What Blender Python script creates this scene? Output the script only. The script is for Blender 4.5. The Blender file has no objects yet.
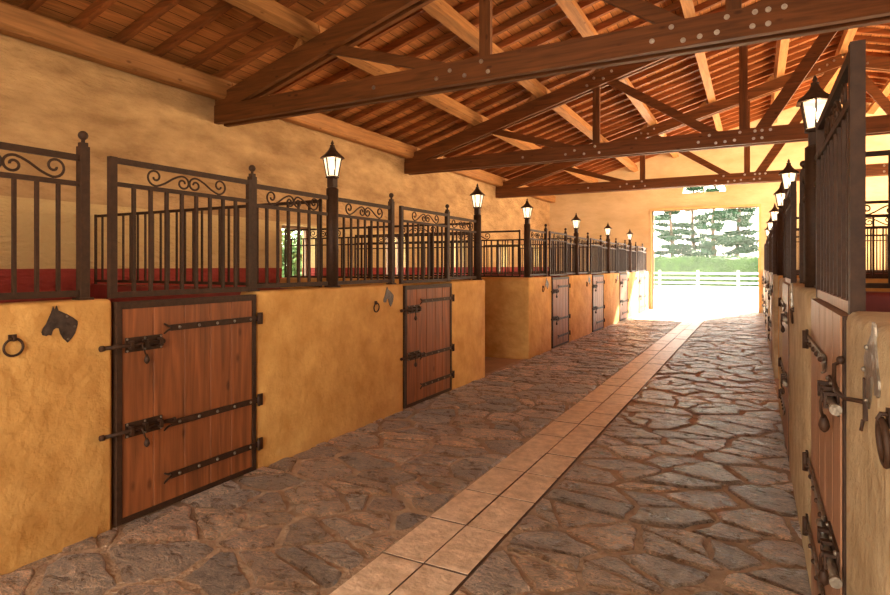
import bpy, bmesh, math, random
from mathutils import Vector, Matrix, noise
random.seed(7)
C = bpy.context.scene.collection
PI = math.pi

# ------------------------------------------------------------------ dimensions
XL, XR = -3.19, 0.225          # aisle faces of the two stall rows
TH = 0.18                      # stall wall thickness
XW, XE = -6.72, 10.2           # outer walls
YN, YF = -1.6, 20.9            # near end / far gable
XRID = 1.75                    # ridge
SL = 0.285                     # roof slope
def zc(x):                     # centre line of the truss top chord
    return 3.75 + SL * ((x - XW) if x < XRID else (2 * XRID - x - XW))

# ------------------------------------------------------------------ mesh builder
class MB:
    def __init__(s): s.v = []; s.f = []; s.mi = []; s.m = 0; s.sm = []
    def add(s, vs, fs, smooth=False):
        b = len(s.v); s.v += [tuple(p) for p in vs]
        for f in fs: s.f.append([i + b for i in f]); s.mi.append(s.m); s.sm.append(smooth)
        return s
    def box(s, a, b):
        x0, y0, z0 = [min(a[i], b[i]) for i in range(3)]; x1, y1, z1 = [max(a[i], b[i]) for i in range(3)]
        return s.add([(x0,y0,z0),(x1,y0,z0),(x1,y1,z0),(x0,y1,z0),(x0,y0,z1),(x1,y0,z1),(x1,y1,z1),(x0,y1,z1)],
              [(0,3,2,1),(4,5,6,7),(0,1,5,4),(1,2,6,5),(2,3,7,6),(3,0,4,7)])
    def beam(s, p, q, w, h, side=(0,1,0), ch=0.0):   # w along side, h perpendicular; ch = chamfer
        p = Vector(p); q = Vector(q); d = (q - p).normalized(); sd = Vector(side).normalized()
        up = sd.cross(d).normalized()
        if up.z < 0: up = -up
        sd2 = d.cross(up).normalized()
        if ch <= 0: prof = [(-w/2,-h/2),(w/2,-h/2),(w/2,h/2),(-w/2,h/2)]
        else:
            c = ch; prof = [(-w/2+c,-h/2),(w/2-c,-h/2),(w/2,-h/2+c),(w/2,h/2-c),(w/2-c,h/2),(-w/2+c,h/2),(-w/2,h/2-c),(-w/2,-h/2+c)]
        n = len(prof); vs = []
        for e in (p, q):
            for a, b in prof: vs.append(e + sd2 * a + up * b)
        fs = [tuple(range(n)), tuple(range(2*n-1, n-1, -1))]
        for i in range(n):
            j = (i+1) % n; fs.append((i, i+n, j+n, j))
        return s.add(vs, fs)
    def cyl(s, p, q, r0, r1=None, n=10, smooth=True):
        if r1 is None: r1 = r0
        p = Vector(p); q = Vector(q); d = (q - p).normalized()
        a = Vector((1,0,0)) if abs(d.x) < .8 else Vector((0,1,0))
        u = d.cross(a).normalized(); w = d.cross(u)
        vs = []
        for e, r in ((p, r0), (q, r1)):
            for i in range(n):
                t = 2*PI*i/n; vs.append(e + (u*math.cos(t) + w*math.sin(t)) * r)
        b = len(s.v); s.v += [tuple(x) for x in vs]
        for i in range(n):
            j = (i+1) % n; s.f.append([b+i, b+j, b+n+j, b+n+i]); s.mi.append(s.m); s.sm.append(smooth)
        s.f.append([b+i for i in range(n-1,-1,-1)]); s.mi.append(s.m); s.sm.append(False)
        s.f.append([b+n+i for i in range(n)]); s.mi.append(s.m); s.sm.append(False)
        return s
    def lathe(s, c, prof, n=12, smooth=True):        # prof: (r, z) list
        c = Vector(c); b = len(s.v)
        for r, z in prof:
            for i in range(n):
                t = 2*PI*(i+.5)/n; s.v.append((c.x + r*math.cos(t), c.y + r*math.sin(t), c.z + z))
        for k in range(len(prof)-1):
            for i in range(n):
                j = (i+1) % n; s.f.append([b+k*n+i, b+k*n+j, b+(k+1)*n+j, b+(k+1)*n+i]); s.mi.append(s.m); s.sm.append(smooth)
        s.f.append([b+i for i in range(n-1,-1,-1)]); s.mi.append(s.m); s.sm.append(False)
        k = len(prof)-1; s.f.append([b+k*n+i for i in range(n)]); s.mi.append(s.m); s.sm.append(False)
        return s
    def ball(s, c, r, n=10):
        m = 6; prof = [(max(r*math.sin(PI*k/m), r*.02), -r*math.cos(PI*k/m)) for k in range(m+1)]
        return s.lathe(c, prof, n)
    def tube(s, pts, r, n=6):
        pts = [Vector(p) for p in pts]; b = len(s.v); u = None
        for k, p in enumerate(pts):
            d = (pts[min(k+1, len(pts)-1)] - pts[max(k-1, 0)]).normalized()
            if u is None:
                a = Vector((0,0,1)) if abs(d.z) < .9 else Vector((1,0,0)); u = d.cross(a).normalized()
            u = (u - d * u.dot(d)).normalized(); w = d.cross(u)
            rr = r[k] if isinstance(r, (list, tuple)) else r
            for i in range(n):
                t = 2*PI*i/n; s.v.append(tuple(p + (u*math.cos(t) + w*math.sin(t)) * rr))
        for k in range(len(pts)-1):
            for i in range(n):
                j = (i+1) % n; s.f.append([b+k*n+i, b+k*n+j, b+(k+1)*n+j, b+(k+1)*n+i]); s.mi.append(s.m); s.sm.append(True)
        s.f.append([b+i for i in range(n-1,-1,-1)]); s.mi.append(s.m); s.sm.append(False)
        k = len(pts)-1; s.f.append([b+k*n+i for i in range(n)]); s.mi.append(s.m); s.sm.append(False)
        return s
    def mesh(s, name, mats):
        me = bpy.data.meshes.new(name); me.from_pydata(s.v, [], s.f)
        for m in (mats if isinstance(mats, (list, tuple)) else [mats]): me.materials.append(m)
        me.polygons.foreach_set('material_index', s.mi); me.polygons.foreach_set('use_smooth', s.sm)
        bm = bmesh.new(); bm.from_mesh(me); bmesh.ops.recalc_face_normals(bm, faces=bm.faces); bm.to_mesh(me); bm.free()
        me.update(); return me
    def build(s, name, mats, parent=None, loc=(0,0,0)):
        o = bpy.data.objects.new(name, s.mesh(name, mats)); C.objects.link(o); o.location = loc
        if parent: o.parent = parent
        return o

def tag(o, label=None, cat=None, group=None, kind=None):
    if label: o['label'] = label
    if cat: o['category'] = cat
    if group: o['group'] = group
    if kind: o['kind'] = kind
    return o
def thing(name, loc, label, cat, group=None, rz=0):
    o = bpy.data.objects.new(name, None); C.objects.link(o); o.location = loc; o.rotation_euler = (0,0,rz)
    o.empty_display_size = .1
    return tag(o, label, cat, group)
KIDS = {}
def dup(root, loc, label, group=None, rz=None):
    r = root.copy(); C.objects.link(r); r.location = loc
    if rz is not None: r.rotation_euler = (0,0,rz)
    r['label'] = label
    if group: r['group'] = group
    for ch in root.children:
        c = ch.copy(); C.objects.link(c); c.parent = r
        for g in ch.children:
            d = g.copy(); C.objects.link(d); d.parent = c
    return r
def struct(mb, name, mats):
    return tag(mb.build(name, mats), kind='structure')

# ------------------------------------------------------------------ materials
def mat(name, col, rough=.7, metal=0.0, var=.15, scale=6.0, bump=.0, bscale=None, stretch=(1,1,1), col2=None, rand=0.0,
        detail=6, spec=.5, bdist=.02):
    m = bpy.data.materials.new(name); m.use_nodes = True; n = m.node_tree.nodes; l = m.node_tree.links
    p = n['Principled BSDF']; p.inputs['Roughness'].default_value = rough; p.inputs['Metallic'].default_value = metal
    p.inputs['Specular IOR Level'].default_value = spec
    g = n.new('ShaderNodeNewGeometry'); mp = n.new('ShaderNodeMapping'); mp.inputs['Scale'].default_value = stretch
    l.new(g.outputs['Position'], mp.inputs['Vector'])
    nz = n.new('ShaderNodeTexNoise'); nz.inputs['Scale'].default_value = scale; nz.inputs['Detail'].default_value = detail
    nz.inputs['Roughness'].default_value = .6
    l.new(mp.outputs[0], nz.inputs['Vector'])
    cr = n.new('ShaderNodeValToRGB'); cr.color_ramp.elements[0].position = .32; cr.color_ramp.elements[1].position = .68
    c2 = col2 or tuple(min(1, c*(1+var)) for c in col); c1 = tuple(c*(1-var) for c in col) if col2 is None else col
    cr.color_ramp.elements[0].color = (*c1, 1); cr.color_ramp.elements[1].color = (*c2, 1)
    l.new(nz.outputs['Fac'], cr.inputs[0]); out = cr.outputs[0]
    if rand:
        oi = n.new('ShaderNodeObjectInfo'); hs = n.new('ShaderNodeHueSaturation')
        mr = n.new('ShaderNodeMapRange'); mr.inputs['To Min'].default_value = 1-rand; mr.inputs['To Max'].default_value = 1+rand
        l.new(oi.outputs['Random'], mr.inputs['Value']); l.new(mr.outputs[0], hs.inputs['Value']); l.new(out, hs.inputs['Color']); out = hs.outputs[0]
    l.new(out, p.inputs['Base Color'])
    if bump:
        nb = n.new('ShaderNodeTexNoise'); nb.inputs['Scale'].default_value = bscale or scale*3; nb.inputs['Detail'].default_value = 8
        l.new(mp.outputs[0], nb.inputs['Vector'])
        b = n.new('ShaderNodeBump'); b.inputs['Strength'].default_value = bump; b.inputs['Distance'].default_value = bdist
        l.new(nb.outputs['Fac'], b.inputs['Height']); l.new(b.outputs[0], p.inputs['Normal'])
    m['out'] = ''
    return m
def wood(name, col, axis, rough=.6, rand=.12, dark=.55, sc=1.0):
    """axis: grain direction 0/1/2"""
    m = bpy.data.materials.new(name); m.use_nodes = True; n = m.node_tree.nodes; l = m.node_tree.links
    p = n['Principled BSDF']; p.inputs['Roughness'].default_value = rough; p.inputs['Specular IOR Level'].default_value = .3
    g = n.new('ShaderNodeNewGeometry'); mp = n.new('ShaderNodeMapping')
    s = [14*sc]*3; s[axis] = 1.0*sc; mp.inputs['Scale'].default_value = s
    l.new(g.outputs['Position'], mp.inputs['Vector'])
    nz = n.new('ShaderNodeTexNoise'); nz.inputs['Scale'].default_value = 1.6; nz.inputs['Detail'].default_value = 8; nz.inputs['Distortion'].default_value = .8
    l.new(mp.outputs[0], nz.inputs['Vector'])
    cr = n.new('ShaderNodeValToRGB'); e = cr.color_ramp.elements
    e[0].position = .3; e[1].position = .72; e[0].color = (*[c*dark for c in col], 1); e[1].color = (*[min(1,c*1.2) for c in col], 1)
    l.new(nz.outputs['Fac'], cr.inputs[0])
    # knots and stains
    s2 = [5*sc]*3; s2[axis] = 2.2*sc
    mp2 = n.new('ShaderNodeMapping'); mp2.inputs['Scale'].default_value = s2; l.new(g.outputs['Position'], mp2.inputs['Vector'])
    vo = n.new('ShaderNodeTexVoronoi'); vo.inputs['Scale'].default_value = 1.3; l.new(mp2.outputs[0], vo.inputs['Vector'])
    kr = n.new('ShaderNodeValToRGB'); kr.color_ramp.elements[0].position = .05; kr.color_ramp.elements[1].position = .13
    kr.color_ramp.elements[0].color = (.35,.28,.25,1); kr.color_ramp.elements[1].color = (1,1,1,1)
    l.new(vo.outputs['Distance'], kr.inputs[0])
    mx = n.new('ShaderNodeMix'); mx.data_type = 'RGBA'; mx.blend_type = 'MULTIPLY'; mx.inputs[0].default_value = .8
    l.new(cr.outputs[0], mx.inputs[6]); l.new(kr.outputs[0], mx.inputs[7])
    oi = n.new('ShaderNodeObjectInfo'); hs = n.new('ShaderNodeHueSaturation')
    mr = n.new('ShaderNodeMapRange'); mr.inputs['To Min'].default_value = 1-rand; mr.inputs['To Max'].default_value = 1+rand
    l.new(oi.outputs['Random'], mr.inputs['Value']); l.new(mr.outputs[0], hs.inputs['Value']); l.new(mx.outputs[2], hs.inputs['Color'])
    l.new(hs.outputs[0], p.inputs['Base Color'])
    b = n.new('ShaderNodeBump'); b.inputs['Strength'].default_value = .35; b.inputs['Distance'].default_value = .01
    l.new(nz.outputs['Fac'], b.inputs['Height']); l.new(b.outputs[0], p.inputs['Normal'])
    return m

def N(m): return m.node_tree.nodes, m.node_tree.links
IRON = mat('iron', (.028,.012,.006), .6, .0, .5, 30, .08, 60, col2=(.052,.023,.011), rand=.1, spec=.22)
IRONG = mat('grey_iron', (.20,.16,.12), .42, .75, .3, 25, .3, 60)
PLATE = mat('plaque_iron', (.05,.032,.024), .45, .5, .5, 22, .4, 50)
STEEL = mat('bolt_steel', (.55,.5,.45), .35, .9, .2, 20)
OCHRE = mat('ochre_plaster', (.48,.24,.060), .78, 0, .2, 4, .8, 12, detail=12, col2=(.68,.39,.125), bdist=.02, spec=.25)
OCHRER = mat('pale_ochre_plaster', (.34,.24,.125), .75, 0, .2, 6, .8, 24, detail=12, col2=(.54,.41,.24), bdist=.02, spec=.3)
RED = mat('oxblood_paint', (.20,.022,.018), .6, 0, .2, 5, .2, 20)
MORTAR = mat('mortar', (.26,.16,.095), .85, 0, .25, 7, 1.0, 40, col2=(.46,.31,.195), bdist=.02)
GROUT = mat('grout', (.11,.055,.03), .9, 0, .3, 10, .6, 60)
EARTH = mat('packed_earth', (.30,.17,.085), .9, 0, .2, 2, .4, 20)
TILE = mat('floor_tile', (.50,.33,.20), .40, 0, .2, 13, .7, 30, col2=(.84,.62,.43), bdist=.012, spec=.5, detail=10)
TRUSS = wood('truss_timber', (.175,.058,.015), 0, .6, .1)
TRUSSV = wood('truss_post_timber', (.175,.058,.015), 2, .6, .1)
PURL = wood('pale_purlin_timber', (.42,.19,.064), 1, .6, .12, .65)
RAFT = wood('rafter_timber', (.30,.095,.026), 0, .6, .15)
DOORW = wood('door_timber', (.27,.086,.027), 2, .55, .05, .5)
DOORWR = wood('weathered_door_timber', (.28,.135,.070), 2, .5, .05, .7)
WHITE = mat('white_paint', (.85,.85,.82), .6, 0, .05, 5)
LIMEJ = mat('lime_jamb', (.80,.50,.22), .8, 0, .1, 5, .2)
GRAVEL = mat('pale_gravel', (.62,.58,.50), .9, 0, .12, 3, .4, 30)
GRASS = mat('grass', (.03,.07,.02), .9, 0, .4, 4, .5, 30)
BARK = mat('bark', (.16,.10,.065), .9, 0, .3, 8, .5, 20)
LEAF = mat('needles', (.010,.055,.024), .8, 0, .4, 2, col2=(.022,.085,.036))
HEDGE = mat('hedge_leaves', (.010,.045,.008), .8, 0, .5, 2, 0, col2=(.032,.090,.012))
SHRUB = mat('shrub_leaves', (.05,.11,.03), .7, 0, .5, 2, 0, col2=(.12,.22,.06))
FRAMEW = mat('window_frame_wood', (.20,.11,.06), .6, 0, .2, 8)

def outer_wall_mat():
    m = mat('limewashed_wall', (.31,.175,.078), .85, 0, .2, 2.0, 1.0, 11, stretch=(1,.7,1.9), col2=(.58,.37,.18), bdist=.05, detail=10, spec=.2)
    n, l = N(m); p = n['Principled BSDF']; src = p.inputs['Base Color'].links[0].from_socket
    g = n.new('ShaderNodeNewGeometry'); sx = n.new('ShaderNodeSeparateXYZ'); l.new(g.outputs['Position'], sx.inputs[0])
    nz = n.new('ShaderNodeTexNoise'); nz.inputs['Scale'].default_value = 1.2; l.new(g.outputs['Position'], nz.inputs['Vector'])
    ad = n.new('ShaderNodeMath'); ad.operation = 'MULTIPLY_ADD'; ad.inputs[1].default_value = .05; l.new(nz.outputs['Fac'], ad.inputs[0]); l.new(sx.outputs['Z'], ad.inputs[2])
    def lt(v):
        a = n.new('ShaderNodeMath'); a.operation = 'LESS_THAN'; a.inputs[1].default_value = v; l.new(ad.outputs[0], a.inputs[0]); return a.outputs[0]
    m1 = n.new('ShaderNodeMix'); m1.data_type = 'RGBA'; l.new(lt(2.24), m1.inputs[0]); l.new(src, m1.inputs[6]); m1.inputs[7].default_value = (.60,.42,.20,1)
    lt2 = n.new('ShaderNodeMath'); lt2.operation = 'LESS_THAN'; lt2.inputs[1].default_value = 1.47; l.new(sx.outputs['Z'], lt2.inputs[0])
    m2 = n.new('ShaderNodeMix'); m2.data_type = 'RGBA'; l.new(lt2.outputs[0], m2.inputs[0]); l.new(m1.outputs[2], m2.inputs[6]); m2.inputs[7].default_value = (.30,.045,.035,1)
    l.new(m2.outputs[2], p.inputs['Base Color']); return m
OUTER = outer_wall_mat()
GABLE = mat('gable_limewash', (.60,.44,.24), .85, 0, .2, 1.3, .7, 6, stretch=(.6,1,1.4), col2=(.80,.63,.40), bdist=.03, spec=.2)

def deck_mat():
    m = wood('roof_boards', (.56,.22,.068), 1, .7, 0, .6)
    n, l = N(m); p = n['Principled BSDF']; src = p.inputs['Base Color'].links[0].from_socket
    g = n.new('ShaderNodeNewGeometry'); sx = n.new('ShaderNodeSeparateXYZ'); l.new(g.outputs['Position'], sx.inputs[0])
    dv = n.new('ShaderNodeMath'); dv.operation = 'DIVIDE'; dv.inputs[1].default_value = .17; l.new(sx.outputs['X'], dv.inputs[0])
    fr = n.new('ShaderNodeMath'); fr.operation = 'FRACT'; l.new(dv.outputs[0], fr.inputs[0])
    fl = n.new('ShaderNodeMath'); fl.operation = 'FLOOR'; l.new(dv.outputs[0], fl.inputs[0])
    wn = n.new('ShaderNodeTexWhiteNoise'); wn.noise_dimensions = '1D'; l.new(fl.outputs[0], wn.inputs['W'])
    lt = n.new('ShaderNodeMath'); lt.operation = 'LESS_THAN'; lt.inputs[1].default_value = .06; l.new(fr.outputs[0], lt.inputs[0])
    mr = n.new('ShaderNodeMapRange'); mr.inputs['To Min'].default_value = .75; mr.inputs['To Max'].default_value = 1.2; l.new(wn.outputs['Value'], mr.inputs['Value'])
    hs = n.new('ShaderNodeHueSaturation'); l.new(mr.outputs[0], hs.inputs['Value']); l.new(src, hs.inputs['Color'])
    mx = n.new('ShaderNodeMix'); mx.data_type = 'RGBA'; l.new(lt.outputs[0], mx.inputs[0]); l.new(hs.outputs[0], mx.inputs[6]); mx.inputs[7].default_value = (.06,.02,.008,1)
    l.new(mx.outputs[2], p.inputs['Base Color']); return m
DECK = deck_mat()

def stone_mat():
    m = bpy.data.materials.new('flagstone'); m.use_nodes = True; n, l = N(m); p = n['Principled BSDF']
    at = n.new('ShaderNodeAttribute'); at.attribute_name = 'tint'
    g = n.new('ShaderNodeNewGeometry')
    nz = n.new('ShaderNodeTexNoise'); nz.inputs['Scale'].default_value = 7; nz.inputs['Detail'].default_value = 10; nz.inputs['Roughness'].default_value = .65; nz.inputs['Distortion'].default_value = .6
    mp = n.new('ShaderNodeMapping'); mp.inputs['Scale'].default_value = (1,1.7,1); mp.inputs['Rotation'].default_value = (0,0,.35)
    l.new(g.outputs['Position'], mp.inputs['Vector']); l.new(mp.outputs[0], nz.inputs['Vector'])
    cr = n.new('ShaderNodeValToRGB'); cr.color_ramp.elements[0].position = .3; cr.color_ramp.elements[1].position = .7
    cr.color_ramp.elements[0].color = (.42,.36,.32,1); cr.color_ramp.elements[1].color = (1.45,1.4,1.32,1); l.new(nz.outputs['Fac'], cr.inputs[0])
    mx = n.new('ShaderNodeMix'); mx.data_type = 'RGBA'; mx.blend_type = 'MULTIPLY'; mx.inputs[0].default_value = 1
    l.new(at.outputs['Color'], mx.inputs[6])
    fn = n.new('ShaderNodeTexNoise'); fn.inputs['Scale'].default_value = 20; fn.inputs['Detail'].default_value = 9; fn.inputs['Roughness'].default_value = .75; fn.inputs['Distortion'].default_value = 2.2; l.new(mp.outputs[0], fn.inputs['Vector'])
    fr = n.new('ShaderNodeValToRGB'); fe_ = fr.color_ramp.elements; fe_[0].position = .36; fe_[1].position = .66; fe_[0].color = (.38,.34,.31,1); fe_[1].color = (1.75,1.7,1.62,1)
    x2 = fr.color_ramp.elements.new(.5); x2.color = (.95,.95,.95,1); l.new(fn.outputs['Fac'], fr.inputs[0])
    mf = n.new('ShaderNodeMix'); mf.data_type = 'RGBA'; mf.blend_type = 'MULTIPLY'; mf.inputs[0].default_value = 1
    l.new(cr.outputs[0], mf.inputs[6]); l.new(fr.outputs[0], mf.inputs[7]); l.new(mf.outputs[2], mx.inputs[7])
    # sandy dirt in the low spots
    n3 = n.new('ShaderNodeTexNoise'); n3.inputs['Scale'].default_value = 2.3; n3.inputs['Detail'].default_value = 9; n3.inputs['Roughness'].default_value = .7; l.new(g.outputs['Position'], n3.inputs['Vector'])
    r3 = n.new('ShaderNodeValToRGB'); r3.color_ramp.elements[0].position = .52; r3.color_ramp.elements[1].position = .70
    r3.color_ramp.elements[0].color = (0,0,0,1); r3.color_ramp.elements[1].color = (.75,.75,.75,1); l.new(n3.outputs['Fac'], r3.inputs[0])
    m2 = n.new('ShaderNodeMix'); m2.data_type = 'RGBA'; l.new(r3.outputs[0], m2.inputs[0]); l.new(mx.outputs[2], m2.inputs[6]); m2.inputs[7].default_value = (.40,.25,.145,1)
    l.new(m2.outputs[2], p.inputs['Base Color'])
    rr = n.new('ShaderNodeMapRange'); rr.inputs['To Min'].default_value = .14; rr.inputs['To Max'].default_value = .46; p.inputs['Specular IOR Level'].default_value = .85; l.new(nz.outputs['Fac'], rr.inputs['Value']); l.new(rr.outputs[0], p.inputs['Roughness'])
    nb = n.new('ShaderNodeTexNoise'); nb.inputs['Scale'].default_value = 26; nb.inputs['Detail'].default_value = 8; nb.inputs['Roughness'].default_value = .7; nb.inputs['Distortion'].default_value = 1.8; l.new(mp.outputs[0], nb.inputs['Vector'])
    ad = n.new('ShaderNodeMath'); ad.operation = 'ADD'; l.new(nz.outputs['Fac'], ad.inputs[0])
    mu = n.new('ShaderNodeMath'); mu.operation = 'MULTIPLY'; mu.inputs[1].default_value = .5; l.new(nb.outputs['Fac'], mu.inputs[0]); l.new(mu.outputs[0], ad.inputs[1])
    b = n.new('ShaderNodeBump'); b.inputs['Strength'].default_value = 1.0; b.inputs['Distance'].default_value = .20
    l.new(ad.outputs[0], b.inputs['Height']); l.new(b.outputs[0], p.inputs['Normal'])
    return m
STONE = stone_mat()

def lamp_glass():
    m = bpy.data.materials.new('lit_lantern_glass'); m.use_nodes = True; n, l = N(m); n.clear()
    o = n.new('ShaderNodeOutputMaterial'); e = n.new('ShaderNodeEmission'); t = n.new('ShaderNodeBsdfTransparent'); x = n.new('ShaderNodeMixShader')
    e.inputs['Color'].default_value = (1,.78,.48,1); e.inputs['Strength'].default_value = 2.6
    x.inputs[0].default_value = .55; l.new(t.outputs[0], x.inputs[1]); l.new(e.outputs[0], x.inputs[2]); l.new(x.outputs[0], o.inputs[0])
    return m
def emis(name, col, st):
    m = bpy.data.materials.new(name); m.use_nodes = True; n, l = N(m); n.clear()
    o = n.new('ShaderNodeOutputMaterial'); e = n.new('ShaderNodeEmission'); e.inputs['Color'].default_value = (*col,1); e.inputs['Strength'].default_value = st
    l.new(e.outputs[0], o.inputs[0]); return m
LGLASS = lamp_glass(); BULB = emis('bulb', (1,.82,.55), 30)
def pane_mat():
    m = bpy.data.materials.new('clear_pane'); m.use_nodes = True; n, l = N(m); n.clear()
    o = n.new('ShaderNodeOutputMaterial'); t = n.new('ShaderNodeBsdfTransparent'); g = n.new('ShaderNodeBsdfGlossy'); g.inputs['Roughness'].default_value = .05
    x = n.new('ShaderNodeMixShader'); x.inputs[0].default_value = .06; t.inputs[0].default_value = (.95,.98,.97,1)
    l.new(t.outputs[0], x.inputs[1]); l.new(g.outputs[0], x.inputs[2]); l.new(x.outputs[0], o.inputs[0]); return m
PANE = pane_mat()

# ------------------------------------------------------------------ floor
def clip(poly, mx, my, nx, ny):      # keep side where (p-m).n <= 0
    out = []
    for i in range(len(poly)):
        a = poly[i]; b = poly[(i+1) % len(poly)]
        da = (a[0]-mx)*nx + (a[1]-my)*ny; db = (b[0]-mx)*nx + (b[1]-my)*ny
        if da <= 0: out.append(a)
        if (da < 0) != (db < 0) and da != db:
            t = da/(da-db); out.append((a[0]+(b[0]-a[0])*t, a[1]+(b[1]-a[1])*t))
    return out
def flagstones(x0, x1, y0, y1, seed):
    rnd = random.Random(seed); kx = 1.35       # stones a little longer across the aisle
    s = .235; pts = []
    nx = max(1, round((x1-x0)/(s*kx))); ny = round((y1-y0)/s)
    dx = (x1-x0)/nx; dy = (y1-y0)/ny
    for j in range(-1, ny+1):
        for i in range(-1, nx+1):
            if rnd.random() < .30+.25*math.sin(i*1.7+j*.9): continue
            pts.append((x0 + (i+.5+(.5 if j % 2 else 0)*.8+rnd.uniform(-.62,.62))*dx, y0 + (j+.5+rnd.uniform(-.62,.62))*dy))
    cells = []
    for k, (px, py) in enumerate(pts):
        poly = [(x0,y0),(x1,y0),(x1,y1),(x0,y1)]
        near = sorted(((qx-px)**2/kx + (qy-py)**2, qx, qy) for qx, qy in pts if abs(qx-px) < 1.6 and abs(qy-py) < 1.4 and (qx,qy) != (px,py))[:26]
        for _, qx, qy in near:
            # anisotropic metric: scale x by 1/kx
            nxv, nyv = (qx-px)/(kx*kx), (qy-py)
            poly = clip(poly, (px+qx)/2, (py+qy)/2, nxv, nyv)
            if len(poly) < 3: break
        if len(poly) >= 3: cells.append(poly)
    return cells
mb = MB(); tints = []
def stone(mb, poly, rnd):
    cx = sum(p[0] for p in poly)/len(poly); cy = sum(p[1] for p in poly)/len(poly)
    area = abs(sum(poly[i][0]*poly[(i+1)%len(poly)][1]-poly[(i+1)%len(poly)][0]*poly[i][1] for i in range(len(poly))))/2
    if area < .006: return
    # merge tiny edges, subdivide, jitter
    pts = []
    for i in range(len(poly)):
        a = Vector(poly[i]); b = Vector(poly[(i+1)%len(poly)]); L = (b-a).length
        if L < .03: continue
        k = max(1, int(L/.06))
        for t in range(k): pts.append(a.lerp(b, t/k))
    if len(pts) < 3: return
    r = []; n = len(pts); gs = rnd.uniform(.002,.014)
    for i in range(n):     # soften corners then shrink inward
        q = pts[i]*.86 + (pts[i-1]+pts[(i+1)%n])*.07
        d = Vector((cx,cy)) - q; L = d.length
        g = gs + rnd.uniform(.0,.010)
        j = noise.noise(Vector((q.x*9, q.y*9, 3.1)))*.028
        r.append(q + d/L*(g+j+.004))
    h = rnd.uniform(.014,.030); tx = rnd.uniform(-.018,.018); ty = rnd.uniform(-.022,.022)
    def z(p, base): return base + (p.x-cx)*tx + (p.y-cy)*ty
    vs = []
    for p in r: vs.append((p.x,p.y,-.012))
    for p in r:
        q = p.lerp(Vector((cx,cy)), .03); vs.append((q.x,q.y,z(q,h-.008)))
    for p in r:
        q = p.lerp(Vector((cx,cy)), .10); vs.append((q.x,q.y,z(q,h)+noise.noise(Vector((q.x*9,q.y*9,0)))*.003))
    for p in r:
        q = p.lerp(Vector((cx,cy)), .5); vs.append((q.x,q.y,z(q,h+.002)+noise.noise(Vector((q.x*9,q.y*9,0)))*.005))
    m = len(r); fs = []
    for k in range(3):
        for i in range(m): fs.append((k*m+i, k*m+(i+1)%m, (k+1)*m+(i+1)%m, (k+1)*m+i))
    fs.append(tuple(3*m+i for i in range(m)))
    mb.add(vs, fs, smooth=False)
    t = rnd.random(); v = rnd.uniform(1.2,2.1)
    base = (.36,.230,.148) if t < .5 else ((.30,.220,.165) if t < .75 else (.42,.265,.16))
    tints.extend([(base[0]*v, base[1]*v, base[2]*v, 1)]*len(vs))
rnd = random.Random(3)
S0, S1 = -1.70, -1.21
for poly in flagstones(XL-.02, S0, YN, YF+.4, 11): stone(mb, poly, rnd)
for poly in flagstones(S1, XR+.02, YN, YF+.4, 23): stone(mb, poly, rnd)
fl = struct(mb, 'floor', STONE)
ca = fl.data.color_attributes.new('tint', 'FLOAT_COLOR', 'POINT')
ca.data.foreach_set('color', [c for t in tints for c in t])
mb = MB(); mb.box((XL-.1, YN, -.2), (XR+.1, YF+.5, .010)); struct(mb, 'floor', MORTAR)
mb = MB(); mb.box((XW, YN, -.2), (XL-.1, YF, -.004)); struct(mb, 'floor', EARTH)
mb = MB(); mb.box((XR+.1, YN, -.2), (XE, YF, -.004)); struct(mb, 'floor', EARTH)
# strip of pale tiles, two wide
mb = MB(); y = YN; j = 0; rnd = random.Random(5)
y = 2.51 - .483*9
while y < YF+.4:
    for i in range(2):
        a = S0 + i*.245 + .005; b = a + .235; h = .022 + rnd.uniform(-.002,.002); c = .0015
        y0 = y+.007; y1 = y+.477
        vs = [(a,y0,-.01),(b,y0,-.01),(b,y1,-.01),(a,y1,-.01),(a,y0,h-c),(b,y0,h-c),(b,y1,h-c),(a,y1,h-c),(a+c,y0+c,h),(b-c,y0+c,h),(b-c,y1-c,h),(a+c,y1-c,h)]
        mb.m = 1; mb.add(vs[:8], [(0,1,5,4),(1,2,6,5),(2,3,7,6),(3,0,4,7)]); mb.m = 0
        mb.add(vs, [(4,5,9,8),(5,6,10,9),(6,7,11,10),(7,4,8,11),(8,9,10,11)])
    y += .483
mb.m = 1; mb.box((S0-.004,YN,-.02),(S1+.004,YF+.4,.011)); struct(mb, 'floor', [TILE, GROUT])

# ------------------------------------------------------------------ walls with holes
def holed(name, outer, holes, to3, thick, mats):
    """outer/holes: 2D loops; to3(u,v,t) -> xyz"""
    bm = bmesh.new(); es = []
    for lp in [outer]+holes:
        vs = [bm.verts.new((p[0], p[1], 0)) for p in lp]
        for i in range(len(vs)): es.append(bm.edges.new((vs[i], vs[(i+1)%len(vs)])))
    bmesh.ops.triangle_fill(bm, use_beauty=True, use_dissolve=False, edges=es)
    r = bmesh.ops.extrude_face_region(bm, geom=list(bm.faces))
    for v in [g for g in r['geom'] if isinstance(g, bmesh.types.BMVert)]: v.co.z = thick
    for v in bm.verts: v.co = Vector(to3(v.co.x, v.co.y, v.co.z))
    bmesh.ops.recalc_face_normals(bm, faces=bm.faces)
    me = bpy.data.meshes.new(name); bm.to_mesh(me); bm.free()
    for m in mats: me.materials.append(m)
    o = bpy.data.objects.new(name, me); C.objects.link(o); return tag(o, kind='structure')
WY = [7.5, 10.5, 13.4, 16.35, 19.3]
holes = [[(y-.45,1.25),(y+.45,1.25),(y+.45,2.18),(y-.45,2.18)] for y in WY]
holed('wall_left', [(YN,-.2),(YF,-.2),(YF,4.09),(YN,4.09)], holes, lambda u,v,t: (XW-t,u,v), .38, [OUTER])
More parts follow.
